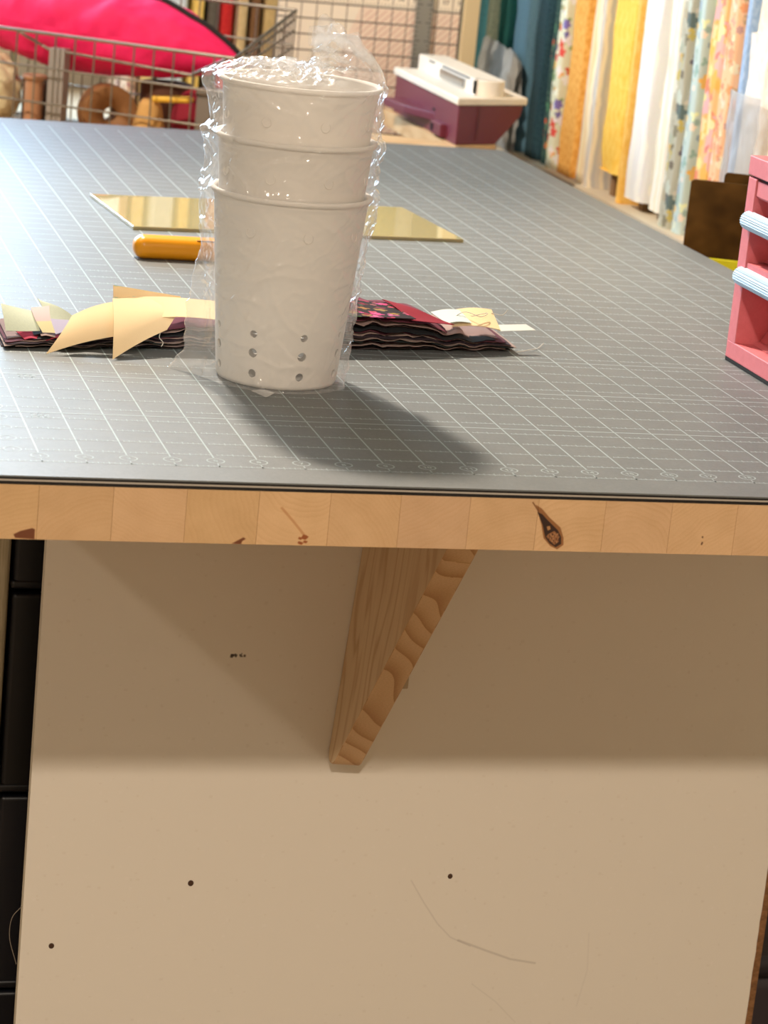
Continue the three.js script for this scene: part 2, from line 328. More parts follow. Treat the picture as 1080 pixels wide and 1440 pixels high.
// ================================================================ STACKED CUPS IN A CLEAR BAG
const CUP = [8.2, 0, -9.15];
{
  const H = 4.95, r0 = 1.58, r1 = 1.99, t = 0.05;
  const prof = [[0, 0], [r0 - 0.14, 0], [r0 - 0.04, 0.03], [r0, 0.12]];
  for (let k = 1; k <= 10; k++) prof.push([r0 + (r1 - r0) * k / 10, 0.12 + (H - 0.27) * k / 10]);
  prof.push([r1 + 0.07, H - 0.13], [r1 + 0.11, H - 0.08], [r1 + 0.1, H - 0.02], [r1 + 0.05, H], [r1 - 0.02, H - 0.02], [r1 - t, H - 0.08]);
  for (let k = 9; k >= 0; k--) prof.push([r0 - t + (r1 - r0) * k / 10, 0.14 + (H - 0.29) * k / 10]);
  prof.push([r0 - 0.18, t], [0, t]);
  let shell = new Brush(new THREE.LatheGeometry(prof.map(([x, y]) => new THREE.Vector2(x, y)), 72)); shell.updateMatrixWorld();
  const ev = new Evaluator(); ev.useGroups = false; ev.attributes = ['position', 'normal', 'uv'];
  const holes = [];
  for (let k = 0; k < 8; k++) {
    const th = k / 8 * Math.PI * 2 + 0.166;
    for (const [y, r, off] of [[0.38, 0.11, 0], [0.92, 0.12, 0], [1.42, 0.1, 0]]) {
      const a = th + off, h = new Brush(new THREE.CylinderGeometry(r, r, 0.8, 14).rotateX(Math.PI / 2).translate(0, y, r0 + (r1 - r0) * y / H).rotateY(a)); h.updateMatrixWorld(); holes.push(h);
    }
  }
  for (const h of holes) { const s = ev.evaluate(shell, h, SUBTRACTION); s.updateMatrixWorld(); shell = s; }
  const plastic = new THREE.MeshPhysicalMaterial({ color: 0xfcf7f0, roughness: 0.95, transmission: 0.18, thickness: 0, side: THREE.DoubleSide });
  const bosses = [];
  for (let k = 0; k < 8; k++) bosses.push(new THREE.TorusGeometry(0.125, 0.012, 6, 22).rotateX(-0.085).translate(0, 4.02, r0 + (r1 - r0) * 3.97 / 4.68 + 0.002).rotateY(k / 8 * Math.PI * 2 + 0.05));
  const base = mergeGeometries([shell.geometry, ...bosses].map((g) => { const q = g.index ? g.toNonIndexed() : g; for (const n of Object.keys(q.attributes)) if (!['position', 'normal', 'uv'].includes(n)) q.deleteAttribute(n); q.morphAttributes = {}; return q; }));
  base.scale(I, I, I);
  const labels = ['lowest white plastic cup of the bagged stack, drainage holes near its foot', 'middle white plastic cup nested in the bagged stack', 'topmost white plastic cup of the bagged stack with its rim open'];
  for (let k = 0; k < 3; k++) {
    const m = shadows(new THREE.Mesh(base, plastic)); m.name = numbered('plastic_cup'); m.position.copy(P(CUP[0], 0.02 + k * 1.4, CUP[2])); m.rotation.y = [0, 0.22, 0.1][k]; scene.add(m);
    info(m, labels[k], 'cup', 'stack of white plastic cups');
  }
  // crinkled clear bag
  const nT = 420, nY = 270, leftA = Math.atan2(-0.963, -0.27), pos = [], idx = [];
  const ridge = (x, y, z) => 1 - Math.abs(noise3(x, y, z)) * 2;
  const ang = (a, b) => { let d = a - b; while (d > Math.PI) d -= 6.28318; while (d < -Math.PI) d += 6.28318; return d; };
  const prof2 = (y) => { // widest outline of the nested stack at height y
    let r = 0; for (let k = 0; k < 3; k++) { const q = y - k * 1.4; if (q > -0.05 && q < H + 0.05) r = Math.max(r, r0 + (r1 - r0) * Math.min(1, Math.max(0, q / H)) + (q > H - 0.22 ? 0.13 : 0)); else if (q >= H && q < H + 0.25) r = Math.max(r, r1 + 0.1 - (q - H) * 0.4); } for (let k = 0; k < 3; k++) { const d = k * 1.4 + H - y; if (d > 0) r = Math.max(r, r1 + 0.1 - 0.085 * d); } return r || r1; };
  const creases = []; for (let k = 0; k < 150; k++) creases.push({ a: rr(0, 6.283), y: rr(0.1, 7.7), t: rr(-0.9, 0.9), l: rr(0.3, 1.5), w: rr(0.09, 0.17), h: rr(0.03, 0.06) });
  const creased = (a, y) => { let b = 0; for (const c of creases) { const dx = ang(a, c.a) * 1.9, dy = y - c.y; if (Math.abs(dx) > 1.6 || Math.abs(dy) > 1.6) continue; const p = dx * Math.cos(c.t) + dy * Math.sin(c.t), q = Math.abs(-dx * Math.sin(c.t) + dy * Math.cos(c.t) + 0.06 * Math.sin(p * 4 + c.y)); const e = Math.max(0, 1 - Math.abs(p) / c.l), f = q < c.w ? 0.5 + 0.5 * Math.cos(3.1416 * q / c.w) : 0; b += c.h * f * Math.min(1, e * 2.5); } return b; };
  for (let j = 0; j <= nY; j++) for (let i = 0; i < nT; i++) {
    const a = i / nT * Math.PI * 2, v = j / nY, sx = Math.sin(a), sz = Math.cos(a);
    let y, r;
    const dl = ang(a, leftA), dr = ang(a, leftA + Math.PI), df = ang(a, leftA - 1.25 + 2.35);
    if (v < 0.8) {
      y = v / 0.8 * 7.85; r = prof2(y) + 0.05;
      const low = Math.max(0, 1 - y / 3.2), flap = Math.exp(-dl * dl / 0.02);
      r += flap * (0.1 + 0.55 * Math.pow(low, 0.6) + 0.22 * Math.exp(-Math.pow((y - 5.6) / 0.35, 2) ) * 0 + 0.12 * Math.max(0, (y - 6.6))) + Math.exp(-dl * dl / 0.3) * 0.1;
      r += Math.exp(-dr * dr / 0.03) * (0.03 + 0.05 * ridge(3, y * 0.8, 1));
      r += 0.05 * Math.max(0, ridge(sx * 1.6 + y * 0.35, y * 0.55, sz * 1.6)) * (0.5 + 0.5 * noise3(sx, y * 0.5, sz)) + 0.03 * Math.pow(Math.max(0, ridge(sx * 3 - y * 0.5, y * 0.9, sz * 3 + 5)), 3) + 0.012 * noise3(sx * 9, y * 4, sz * 9) + creased(a, y);
      if (y < 0.5) r += (0.5 - y) * (0.18 + 0.22 * Math.max(0, noise3(sx * 5, 2, sz * 5)) + 0.5 * Math.exp(-dl * dl / 0.15));
    } else {
      const q = (v - 0.8) / 0.2, crest = 0.16 + 1.05 * Math.exp(-Math.pow(ang(a, leftA + 2.75), 2) / 0.2) + 0.75 * Math.exp(-Math.pow(ang(a, leftA + 3.5), 2) / 0.12) + 0.12 * Math.exp(-dl * dl / 0.3);
      y = 7.85 + Math.sin(q * 1.75) * crest * (1 + 0.3 * noise3(sx * 5, q * 2, sz * 5)) + 0.16 * ridge(sx * 4, q * 2.5, sz * 4) * q + 0.07 * ridge(sx * 9, q * 5, sz * 9) * q;
      r = (r1 + 0.16 + Math.exp(-dl * dl / 0.02) * 0.22 * (1 - q)) * (1 - 0.9 * Math.pow(q, 1.5)) + 0.16 * ridge(sx * 2.5, q * 3, sz * 2.5) * q;
    }
    // the small folded tip on the mat in front
    pos.push(sx * r, Math.max(0.012, y), sz * r);
  }
  for (let j = 0; j < nY; j++) for (let i = 0; i < nT; i++) { const a = j * nT + i, b = j * nT + (i + 1) % nT, c = a + nT, d = b + nT; idx.push(a, b, d, a, d, c); }
  const g = new THREE.BufferGeometry(); g.setAttribute('position', new THREE.Float32BufferAttribute(pos, 3)); g.setIndex(idx); g.computeVertexNormals();
  const film = new THREE.MeshPhysicalMaterial({ color: 0xffffff, roughness: 0.09, transmission: 0.84, thickness: 0, ior: 1.5, side: THREE.DoubleSide });
  const bag = thing('clear_bag', 'crinkled clear plastic bag wrapped around the stacked white cups', 'plastic bag', [CUP[0], 0, CUP[2]]);
  part(bag, 'film', g, film);
  part(bag, 'folded_tip', sheet(bilinear([-1.0, 0.04, 1.72], [-0.42, 0.05, 1.92], [-0.7, 0.03, 2.3], [-0.74, 0.02, 2.28], (u, v) => [0, 0.06 * Math.sin(u * 3.1) * (1 - v), 0]), 8, 6, 0.004), film);
}

// ================================================================ THE ACRYLIC TEMPLATE, THE KNIFE
const acrylic = new THREE.MeshPhysicalMaterial({ color: 0xf8edb8, roughness: 0.02, transmission: 0.65, thickness: 0.003, ior: 1.5, attenuationColor: new THREE.Color(0xd8c45a), attenuationDistance: 0.006 });
single('acrylic_ruler', rbox(12.05, 0.13, 6.5, 0.03, 0, 0.065, 0), acrylic, 'glossy yellowish clear acrylic ruler lying flat behind the orange handle', 'ruler', [13.48, 0.004, -34.5], 0.09);
{
  const k = thing('utility_knife', 'orange plastic rotary cutter handle lying behind the cups', 'cutter', [10.2, 0.004, -25.6], 0.0);
  const body = rbox(6.5, 0.74, 0.86, 0.34, 0, 0.37, 0, 6), slot = new Brush(box(3.4, 0.06, 0.34, 0.55, 0.66, 0.3));
  part(k, 'handle', body, std(0xee9f12, 0.32), 'glossy orange handle');
  part(k, 'slot', rbox(2.7, 0.035, 0.05, 0.015, 0.1, 0.685, 0.285), std(0x5a3604, 0.6), 'dark seam along the handle');
}

// ================================================================ FABRIC SCRAPS
function printed(bg, dots, n, rmin, rmax, rx = 1, ry = 1, size = 256) {
  return canvasTexture(size, size, (c) => {
    c.fillStyle = rgb(bg); c.fillRect(0, 0, size, size);
    for (let k = 0; k < n; k++) {
      const x = rr(0, size), y = rr(0, size), r = rr(rmin, rmax), col = dots[Math.floor(rnd() * dots.length)];
      c.fillStyle = rgb(col.map((v) => v + rr(-12, 12)));
      for (const ox of [-size, 0, size]) for (const oy of [-size, 0, size]) {
        if (x + ox < -40 || x + ox > size + 40 || y + oy < -40 || y + oy > size + 40) continue;
        const petals = 3 + (k % 4);
        for (let q = 0; q < petals; q++) { const t = q / petals * 6.28 + k; c.beginPath(); c.ellipse(x + ox + Math.cos(t) * r * 0.55, y + oy + Math.sin(t) * r * 0.55, r * 0.6, r * 0.4, t, 0, 6.29); c.fill(); }
      }
    }
  }, rx, ry);
}
const cloth = (hex, more = {}) => new THREE.MeshStandardMaterial({ color: hex, roughness: 0.95, side: THREE.DoubleSide, ...more });
const clothMap = (map, more = {}) => new THREE.MeshStandardMaterial({ map, roughness: 0.95, side: THREE.DoubleSide, ...more });
{
  const tones = [0x5a4c4c, 0x23222a, 0xa8928a, 0x4c2230, 0x283232, 0x9c8880, 0x342630, 0xb59e94, 0x5b2c38, 0x202428, 0x8a7470, 0x40242e, 0xa88e86, 0x2b2830, 0x6a2c3c];
  const knots = [[1.2, 0.34], [3, 0.42], [5, 0.62], [8, 0.9], [10.8, 1.08], [12.2, 1.08], [13.6, 0.8], [15, 0.6], [16.6, 0.46]];
  const height = (x) => { for (let k = 0; k < knots.length - 1; k++) if (x <= knots[k + 1][0]) { const t = Math.max(0, (x - knots[k][0]) / (knots[k + 1][0] - knots[k][0])); return knots[k][1] + (knots[k + 1][1] - knots[k][1]) * t; } return 0.4; };
  const shades = ['grey brown', 'near black', 'pale taupe', 'dark wine red', 'dark green grey', 'taupe', 'dark plum', 'light taupe', 'wine red', 'charcoal', 'brown taupe', 'dark maroon', 'soft taupe', 'blackish', 'crimson brown'], ordinals = ['first', 'second', 'third', 'fourth', 'fifth', 'sixth', 'seventh', 'eighth', 'ninth', 'tenth', 'eleventh', 'twelfth', 'thirteenth', 'fourteenth', 'fifteenth'];
  const N = 15, mats = tones.map((t) => cloth(t));
  for (let k = 0; k < N; k++) {
    const x0 = 1.25 + rr(0, 0.9) + (k > 10 ? rr(0.5, 3) : 0), x1 = 16.2 - rr(0, 0.8) - (k > 10 ? rr(0.8, 2.2) : 0), f = (k + 0.35) / N, jz = rr(-0.26, 0.2), ph = rr(0, 9);
    const g = sheet((u, v) => {
      const x = x0 + (x1 - x0) * u, zf = -11.75 - (x - 4) * 0.155 + jz + 0.1 * noise2(x * 0.9, k * 3.3), z = zf - 2.3 * v, edge = Math.max(0, 1 - v / 0.16);
      const y = 0.018 + height(x) * f * (1 - 0.12 * edge) + 0.06 * (0.6 + f) * noise2(x * 1.1, 3) + height(x) / N * (0.2 * noise2(x * 2.4 + ph, k) + 0.45 * edge * noise2(x * 2.1, k * 9));
      return [x, Math.max(0.012, y), z];
    }, 90, 8, 0.016);
    single('fabric_strip', g, mats[k], `${shades[k]} fabric strip, ${ordinals[k]} layer up from the mat in the pile`, 'fabric strip', [0, 0, 0], 0, 'dark fabric strips in the layered pile');
  }
  const top = (x) => height(x) + 0.05;
  const peach = clothMap(pixelTexture(128, 128, (i, j) => { const n = noise2(i / 1.5, j / 9) * 3 + noise2(i / 9, j / 1.5) * 3; return [250 + n, 222 + n, 176 + n]; }, 3, 3));
  const scrap = (label, mat, a, b, c, d, bend, n = 14) => single('fabric_scrap', sheet(bilinear(a, b, c, d, bend), n, n, 0.018), mat, label, 'fabric scrap', [0, 0, 0], 0, 'loose fabric scraps on the pile');
  scrap('peach fabric scrap folded into a pointed flap touching the mat', peach, [4.25, 1.32, -12.1], [6.4, 1.18, -12.7], [5.7, 0.62, -11.7], [4.1, 0.03, -10.45], (u, v) => [0, 0.12 * Math.sin(v * 3.14) + 0.05 * Math.sin(u * 3.1), 0.12 * Math.sin(v * 3.1)]);
  scrap('wide peach fabric piece lying under the pointed flap, running behind the bag', peach, [4.4, 1.3, -12.35], [8.6, 1.28, -13.0], [8.4, 0.98, -11.9], [5.2, 0.9, -11.75], (u, v) => [0, 0.05 * Math.sin(u * 6), 0]);
  scrap('peach fabric scrap slanting down to the mat beside the mint scraps', peach, [3.15, 0.88, -11.75], [4.3, 1.22, -12.15], [4.35, 0.52, -11.15], [2.38, 0.03, -10.75], (u, v) => [0.06 * Math.sin(v * 3.1), 0.08 * Math.sin(v * 3.14) + 0.06 * Math.sin(u * 3.1), 0.06 * Math.sin(v * 3.1)]);
  scrap('cream scrap with pale green print standing up behind the pointed peach flap', clothMap(printed([244, 214, 164], [[190, 210, 160], [206, 214, 170]], 4, 14, 30)), [4.3, 1.62, -12.45], [6.2, 1.34, -12.75], [6.2, 1.2, -12.7], [4.3, 1.3, -12.3], undefined, 8);
  const mint = clothMap(pixelTexture(128, 128, (i, j) => { const n = noise2(i / 1.5, j / 9) * 3 + fbm(i / 30, j / 30) * 5; return [228 + n, 238 + n, 216 + n * 0.8]; }, 2, 2));
  scrap('square mint green scrap tilted up at the end of the pile', mint, [1.32, 1.0, -12.35], [2.12, 0.86, -12.25], [2.32, 0.44, -11.7], [1.42, 0.4, -11.7], (u, v) => [0, 0.04 * Math.sin(v * 3.1), 0.05 * Math.sin(u * 3.1)]);
  scrap('pointed mint green scrap sticking up between the peach and square scraps', mint, [2.34, 1.1, -12.75], [2.42, 1.04, -12.72], [3.42, 0.62, -12.15], [2.55, 0.6, -12.15], (u, v) => [0.04 * Math.sin(v * 3.1), 0.09 * Math.sin(v * 3.1) * u, 0]);
  scrap('narrow folded pale yellow and pink scrap at the end of the pile', clothMap(canvasTexture(32, 64, (c) => { c.fillStyle = rgb([244, 236, 188]); c.fillRect(0, 0, 32, 64); c.fillStyle = rgb([240, 214, 214]); c.fillRect(0, 24, 32, 40); })), [2.12, 0.92, -12.3], [2.62, 0.98, -12.4], [2.72, 0.42, -11.6], [2.38, 0.42, -11.6], (u, v) => [-0.06 * Math.sin(v * 3.1), 0.05 * Math.sin(v * 3.1), 0]);
  scrap('small lilac scrap tucked beneath the pointed mint scrap', cloth(0xb6b2cc), [2.5, 0.66, -12.2], [3.5, 0.7, -12.3], [3.35, 0.56, -11.75], [2.72, 0.4, -11.55], undefined, 8);
  scrap('red and pink scrap edge poking out under the mint scraps', cloth(0xb0344c), [1.7, 0.36, -12], [3.2, 0.4, -12.3], [2.9, 0.3, -11.5], [1.9, 0.24, -11.45], (u, v) => [0, 0.04 * Math.sin(u * 9), 0], 10);
  scrap('dark floral scrap with pink and green flowers on top of the pile', clothMap(printed([34, 22, 26], [[196, 64, 110], [120, 34, 52], [78, 96, 60], [160, 90, 96], [150, 120, 60], [190, 90, 150], [30, 24, 30], [44, 40, 34]], 60, 6, 18)), [9.6, 1.2, -14.2], [12.3, 1.28, -14.0], [12.9, 1.0, -12.85], [9.9, 1.08, -12.4], (u, v) => [0, 0.08 * Math.sin(u * 5) * (1 - v), 0]);
  scrap('crimson corner of floral fabric slanting down the pile', cloth(0x8e1a30), [12.2, 1.27, -14.1], [12.5, 1.22, -14.0], [14.1, 0.86, -13.1], [12.8, 0.98, -12.86], (u, v) => [0, 0.03 * Math.sin(v * 5), 0]);
  scrap('pink floral corner beside the bag on top of the pile', clothMap(printed([206, 70, 112], [[236, 180, 90], [224, 120, 180], [120, 30, 50]], 14, 12, 26)), [9.6, 1.24, -13.9], [11.2, 1.3, -13.7], [10.9, 1.12, -12.7], [9.7, 1.12, -12.3], undefined, 8);
  scrap('white and mint scrap lying at the tail of the pile', cloth(0xd9e6e2), [13.6, 1.0, -13.9], [14.5, 1.06, -14.1], [14.7, 0.84, -13.4], [13.9, 0.84, -13.2], (u, v) => [0, 0.05 * Math.sin(u * 3.1), 0], 8);
  scrap('peach scrap lying over the tail of the pile', peach, [14.2, 1.0, -14.2], [15.55, 1.06, -14.4], [15.6, 0.66, -13.5], [14.1, 0.74, -13.3], (u, v) => [0, 0.07 * Math.sin(u * 3.1), 0]);
  scrap('thin white fabric sliver sticking out past the pile tail', cloth(0xe3ece9), [15.5, 0.74, -13.8], [16.5, 0.76, -14.0], [16.75, 0.64, -13.8], [15.5, 0.62, -13.5], undefined, 6);
  const threadMat = cloth(0xd6d2c8);
  const thread = (label, pts, r = 0.012) => single('loose_thread', tube(pts, r, 30, 5), threadMat, label, 'thread', [0, 0, 0], 0, 'loose threads');
  thread('loose white thread lying on the mat past the pile tail', [[16.2, 0.03, -13.6], [16.7, 0.05, -13.9], [17.0, 0.03, -14.2], [17.3, 0.1, -14.6]]);
  thread('curly thread on the peach scrap at the pile tail', [[14.2, 0.95, -13.6], [14.6, 1.08, -13.8], [15.0, 1.0, -13.6], [15.3, 1.06, -13.9], [14.7, 1.02, -13.5]]);
  thread('frayed thread rising from the corner of the tail scrap', [[15.5, 1.0, -14.2], [15.8, 0.98, -14.1], [15.98, 1.12, -14.2]]);
  thread('short thread dangling below the pointed peach flap', [[5.55, 0.6, -11.7], [5.5, 0.42, -11.6], [5.6, 0.3, -11.55], [5.55, 0.2, -11.5]]);
}

// ================================================================ THE PINK DRAWER BOX
{
  const pinkTex = pixelTexture(128, 128, (i, j) => { const n = fbm(i / 20, j / 20) * 4 + rr(-2, 2); return [226 + n, 122 + n, 128 + n]; }, 0.3, 0.3), pink = mapped(pinkTex, 0.55), Z0 = -13.95, Z1 = -3.2, X0 = 22.7, X1 = 28.2, L = Z1 - Z0, zc = (Z0 + Z1) / 2;
  const g = thing('drawer_box', 'small pink wooden drawer box with ribbed pale blue handles', 'drawer box', [0, 0.004, 0]);
  const w = X1 - X0, xc = (X0 + X1) / 2;
  part(g, 'foot', box(w - 0.02, 0.11, L - 0.02, xc, 0.055, zc), std(0x14110f, 0.9), 'black underside strip');
  part(g, 'base_rail', uvBox(rbox(w, 0.5, L, 0.03, xc, 0.36, zc)), pink);
  for (const z of [Z0 + 0.3, Z1 - 0.3]) part(g, 'side_panel', uvBox(rbox(w, 4.82, 0.6, 0.03, xc, 3.0, z)), pink);
  part(g, 'back_panel', uvBox(box(0.4, 4.8, L - 1.2, X1 - 0.2, 3.0, zc)), pink);
  part(g, 'gap', box(w - 0.16, 0.07, L - 0.16, xc, 5.43, zc), std(0x1a1212, 0.9), 'dark gap under the lid');
  part(g, 'lid', uvBox(rbox(w + 0.06, 0.56, L + 0.06, 0.04, xc, 5.74, zc)), pink);
  const profile = new THREE.Shape(); for (let i = 0; i <= 60; i++) { const a = i / 60 * 6.2832, r = 0.25 + 0.014 * Math.sin(a * 24); i ? profile.lineTo(Math.cos(a) * r, Math.sin(a) * r * 1.05) : profile.moveTo(Math.cos(a) * r, 0); }
  const blue = std(0xb9d3e6, 0.45), l2 = L - 1.22;
  for (const [y0, y1, hy] of [[3.05, 5.36, 4.2], [0.62, 3.0, 2.58]]) {
    const d = new THREE.Group(); d.name = 'drawer'; g.add(d);
    const cap = new THREE.Shape(); // section of the drawer front: lip, scooped recess, sloped floor
    [[0.02, y1], [0.02, y1 - 0.42], [0.12, y1 - 0.5], [0.95, y1 - 0.62], [1.0, y0 + 0.5], [0.75, y0 + 0.1], [0.5, y0], [2.4, y0], [2.4, y1]].forEach(([x, y], i) => (i ? cap.lineTo(x, y) : cap.moveTo(x, y)));
    const front = part(d, 'drawer_front', uvBox(new THREE.ExtrudeGeometry(cap, { depth: l2 - 0.04, bevelEnabled: false }).translate(X0 + 0.02, 0, Z0 + 0.63)), pink);
    const outline = profile.getPoints(120), hs = new THREE.Shape(outline);
    part(d, 'handle', new THREE.ExtrudeGeometry(hs, { depth: l2 + 0.1, bevelEnabled: true, bevelThickness: 0.08, bevelSize: 0.06, bevelOffset: -0.06, bevelSegments: 3 }).translate(X0 - 0.02, hy, Z0 + 0.42), blue, 'ribbed pale blue handle');
  }
}

// ================================================================ SMOKED ACRYLIC HOLDER AND YELLOW STRIP
{
  const smoke = new THREE.MeshPhysicalMaterial({ map: pixelTexture(256, 256, (i, j) => { const t = Math.min(1, Math.max(0, 0.5 + 0.75 * fbm(i / 60, j / 45))); return mixc([62, 42, 16], [104, 74, 34], t); }, 0.09, 0.08), roughness: 0.4, specularIntensity: 0.3, ior: 1.4 });
  const t = thing('side_stand', 'low cream side stand tucked between the table and the bolt shelf', 'stand', [31.9, -36, -37.6]);
  part(t, 'stand_top', box(5, 0.8, 16, 0, 32.6, 0), std(0xd9c9ae, 0.7));
  for (const x of [-2, 2]) for (const z of [-7.2, 7.2]) part(t, 'stand_leg', box(0.8, 32.2, 0.8, x, 16.1, z), std(0xd9c9ae, 0.7));
  const g = thing('smoked_holder', 'dark smoked acrylic holder with two upright plates beyond the table edge', 'holder', [29.85, -3, -36.3], -0.35);
  const plate = (z, x0, x1, h) => { const s = new THREE.Shape(), r = 0.16; s.moveTo(x0, 0); s.lineTo(x1, 0); s.lineTo(x1, h - r); s.quadraticCurveTo(x1, h, x1 - r, h); s.lineTo(x0 + r, h); s.quadraticCurveTo(x0, h, x0, h - r); s.lineTo(x0, 0); return new THREE.ExtrudeGeometry(s, { depth: 0.1, bevelEnabled: true, bevelThickness: 0.015, bevelSize: 0.015, bevelSegments: 1 }).translate(0, 0.03, z); };
  part(g, 'plate', plate(0, 0, 3.6, 5.12), smoke);
  part(g, 'plate', plate(-0.7, 1.25, 3.6, 5.42), smoke);
  part(g, 'base', rbox(3.4, 0.1, 1.1, 0.02, 1.9, 0.06, -0.3), smoke);
  single('yellow_sheet', rbox(1.9, 2.32, 0.14, 0.03, 0, 1.17, 0), new THREE.MeshPhysicalMaterial({ color: 0xf4ee30, roughness: 0.25, transmission: 0.3, thickness: 0.002 }), 'fluorescent yellow acrylic sheet standing in front of the smoked holder', 'acrylic sheet', [31.15, -2.98, -35.05], -0.35);
}

// ================================================================ BEHIND THE TABLE: COUNTER AND SHELVES
const paleWood = mapped(pixelTexture(512, 256, (i, j) => { const u = j / 26 + noise2(i / 190, j / 60) * 1.2, s = Math.pow(0.5 + 0.5 * Math.sin(u * 6.28), 3), n = noise2(i / 60, j / 1.6) * 6; return mixc([222, 186, 138], [196, 150, 100], s * 0.5).map((v) => v + n); }, 0.05, 0.08), 0.6);
{
  const c = thing('back_counter', 'pale wooden counter behind the table carrying the wire basket', 'counter', [0, -36, 0]);
  part(c, 'counter_top', uvBox(box(41.4, 1, 16, 0.8, 33.3, -67)), paleWood);
  for (const x of [-19, 0, 20.6]) for (const z of [-60.2, -73.8]) part(c, 'counter_leg', box(1.4, 32.8, 1.6, x, 16.4, z), paleWood);
  const s = new THREE.Shape(); // plan of the board under the appliance; y of the shape runs away from the camera
  [[22, 58.9], [26.9, 58.9], [27.6, 60.1], [29.7, 61.1], [29.7, 72.6], [27.1, 72.6], [27.1, 61.1], [24.2, 62.5], [22, 63.2]].forEach(([x, y], i) => (i ? s.lineTo(x, y) : s.moveTo(x, y)));
  const d = thing('wooden_stand', 'small pale wooden stand under the maroon appliance', 'stand', [0, -36, 0]);
  part(d, 'stand_top', uvBox(new THREE.ExtrudeGeometry(s, { depth: 0.75, bevelEnabled: false }).rotateX(-Math.PI / 2).translate(0, 35, 0)), paleWood);
  for (const [x, z] of [[23, -60.6], [28.6, -62], [28.6, -71.8]]) part(d, 'stand_leg', box(1.1, 35, 1.1, x, 17.5, z), paleWood);
  const r = thing('rear_shelf', 'low cream shelf unit along the far wall under the fabric bolts', 'shelf', [7.2, -36, -83.4]);
  const cream = std(0xd9c9ae, 0.7);
  part(r, 'shelf_top', box(54.4, 1, 16.2, 0, 32.9, 0), cream);
  for (const x of [-26, -9, 9, 26]) part(r, 'upright', box(1, 32.4, 16, x, 16.2, 0), cream);
  const q = thing('fabric_shelf', 'cream shelf unit along the right wall carrying fabric bolts', 'shelf', [39.8, -36, -65]);
  part(q, 'shelf_top', box(10, 1, 52, 0, 33.2, 0), cream);
  for (const z of [-25, -8, 8, 25]) part(q, 'upright', box(9.8, 32.7, 1, 0, 16.35, z), cream);
}

// ---------- fabric bolts
function boltGeo(w, h, d, k, wrinkle = 0.05, bunch = 0) {       // w across the spine, d deep; spine faces +z
  const n = 56, m = 22, pos = [], uv = [], idx = [];
  let per = 0; const ringPts = [];
  for (let i = 0; i < n; i++) { const a = i / n * 6.28318, c = Math.cos(a), s = Math.sin(a), e = 0.34; ringPts.push([Math.sign(s) * Math.pow(Math.abs(s), e) * w / 2, Math.sign(c) * Math.pow(Math.abs(c), e) * d / 2]); }
  const len = [0]; for (let i = 0; i < n; i++) { const p = ringPts[i], q = ringPts[(i + 1) % n]; per += Math.hypot(p[0] - q[0], p[1] - q[1]); len.push(per); }
  for (let j = 0; j <= m; j++) for (let i = 0; i <= n; i++) {
    const [x, z] = ringPts[i % n], y = h * j / m, f = 1 + wrinkle * (noise3(x * 2.4, y * 0.12, k * 7) * 0.6 + 0.5 * noise3(x * 5, y * 0.3, z + k)) + (y < 2.2 ? bunch * Math.sin(y * 9 + x * 2) * 0.05 : 0);
    const lean = 0.02 * noise2(y * 0.12, k * 3.7);
    pos.push(x * f + lean, y, z + (f - 1) * Math.min(w, 2) * 0.9 * Math.sign(z)); uv.push(len[i] / 4, y / 4);
  }
  for (let j = 0; j < m; j++) for (let i = 0; i < n; i++) { const a = j * (n + 1) + i, b = a + 1, c = a + n + 1, e = c + 1; idx.push(a, b, e, a, e, c); }
  for (const [y, flip] of [[0, 1], [h, 0]]) {
    const k0 = pos.length / 3; pos.push(0, y, 0); uv.push(0, 0);
    for (let i = 0; i <= n; i++) { const [x, z] = ringPts[i % n]; pos.push(x, y, z); uv.push(x / 4, z / 4); }
    for (let i = 0; i < n; i++) flip ? idx.push(k0, k0 + 2 + i, k0 + 1 + i) : idx.push(k0, k0 + 1 + i, k0 + 2 + i);
  }
  const g = new THREE.BufferGeometry(); g.setAttribute('position', new THREE.Float32BufferAttribute(pos, 3)); g.setAttribute('uv', new THREE.Float32BufferAttribute(uv, 2)); g.setIndex(idx); g.computeVertexNormals();
  return g;
}
const mottle = (a, b, sx, sy, amp = 1) => pixelTexture(256, 256, (i, j) => { const t = 0.5 + 0.5 * fbm(i / sx, j / sy) * 1.6 * amp; return mixc(a, b, Math.min(1, Math.max(0, t))).map((v) => v + rr(-5, 5)); }, 1, 1);
const stripesT = (cols, wpx) => pixelTexture(256, 64, (i, j) => cols[Math.floor(i / wpx + 9 + 0.3 * noise2(j / 20, 3)) % cols.length].map((v) => v + rr(-4, 4)), 1, 1);
const cardboard = std(0x8a6a48, 0.9);
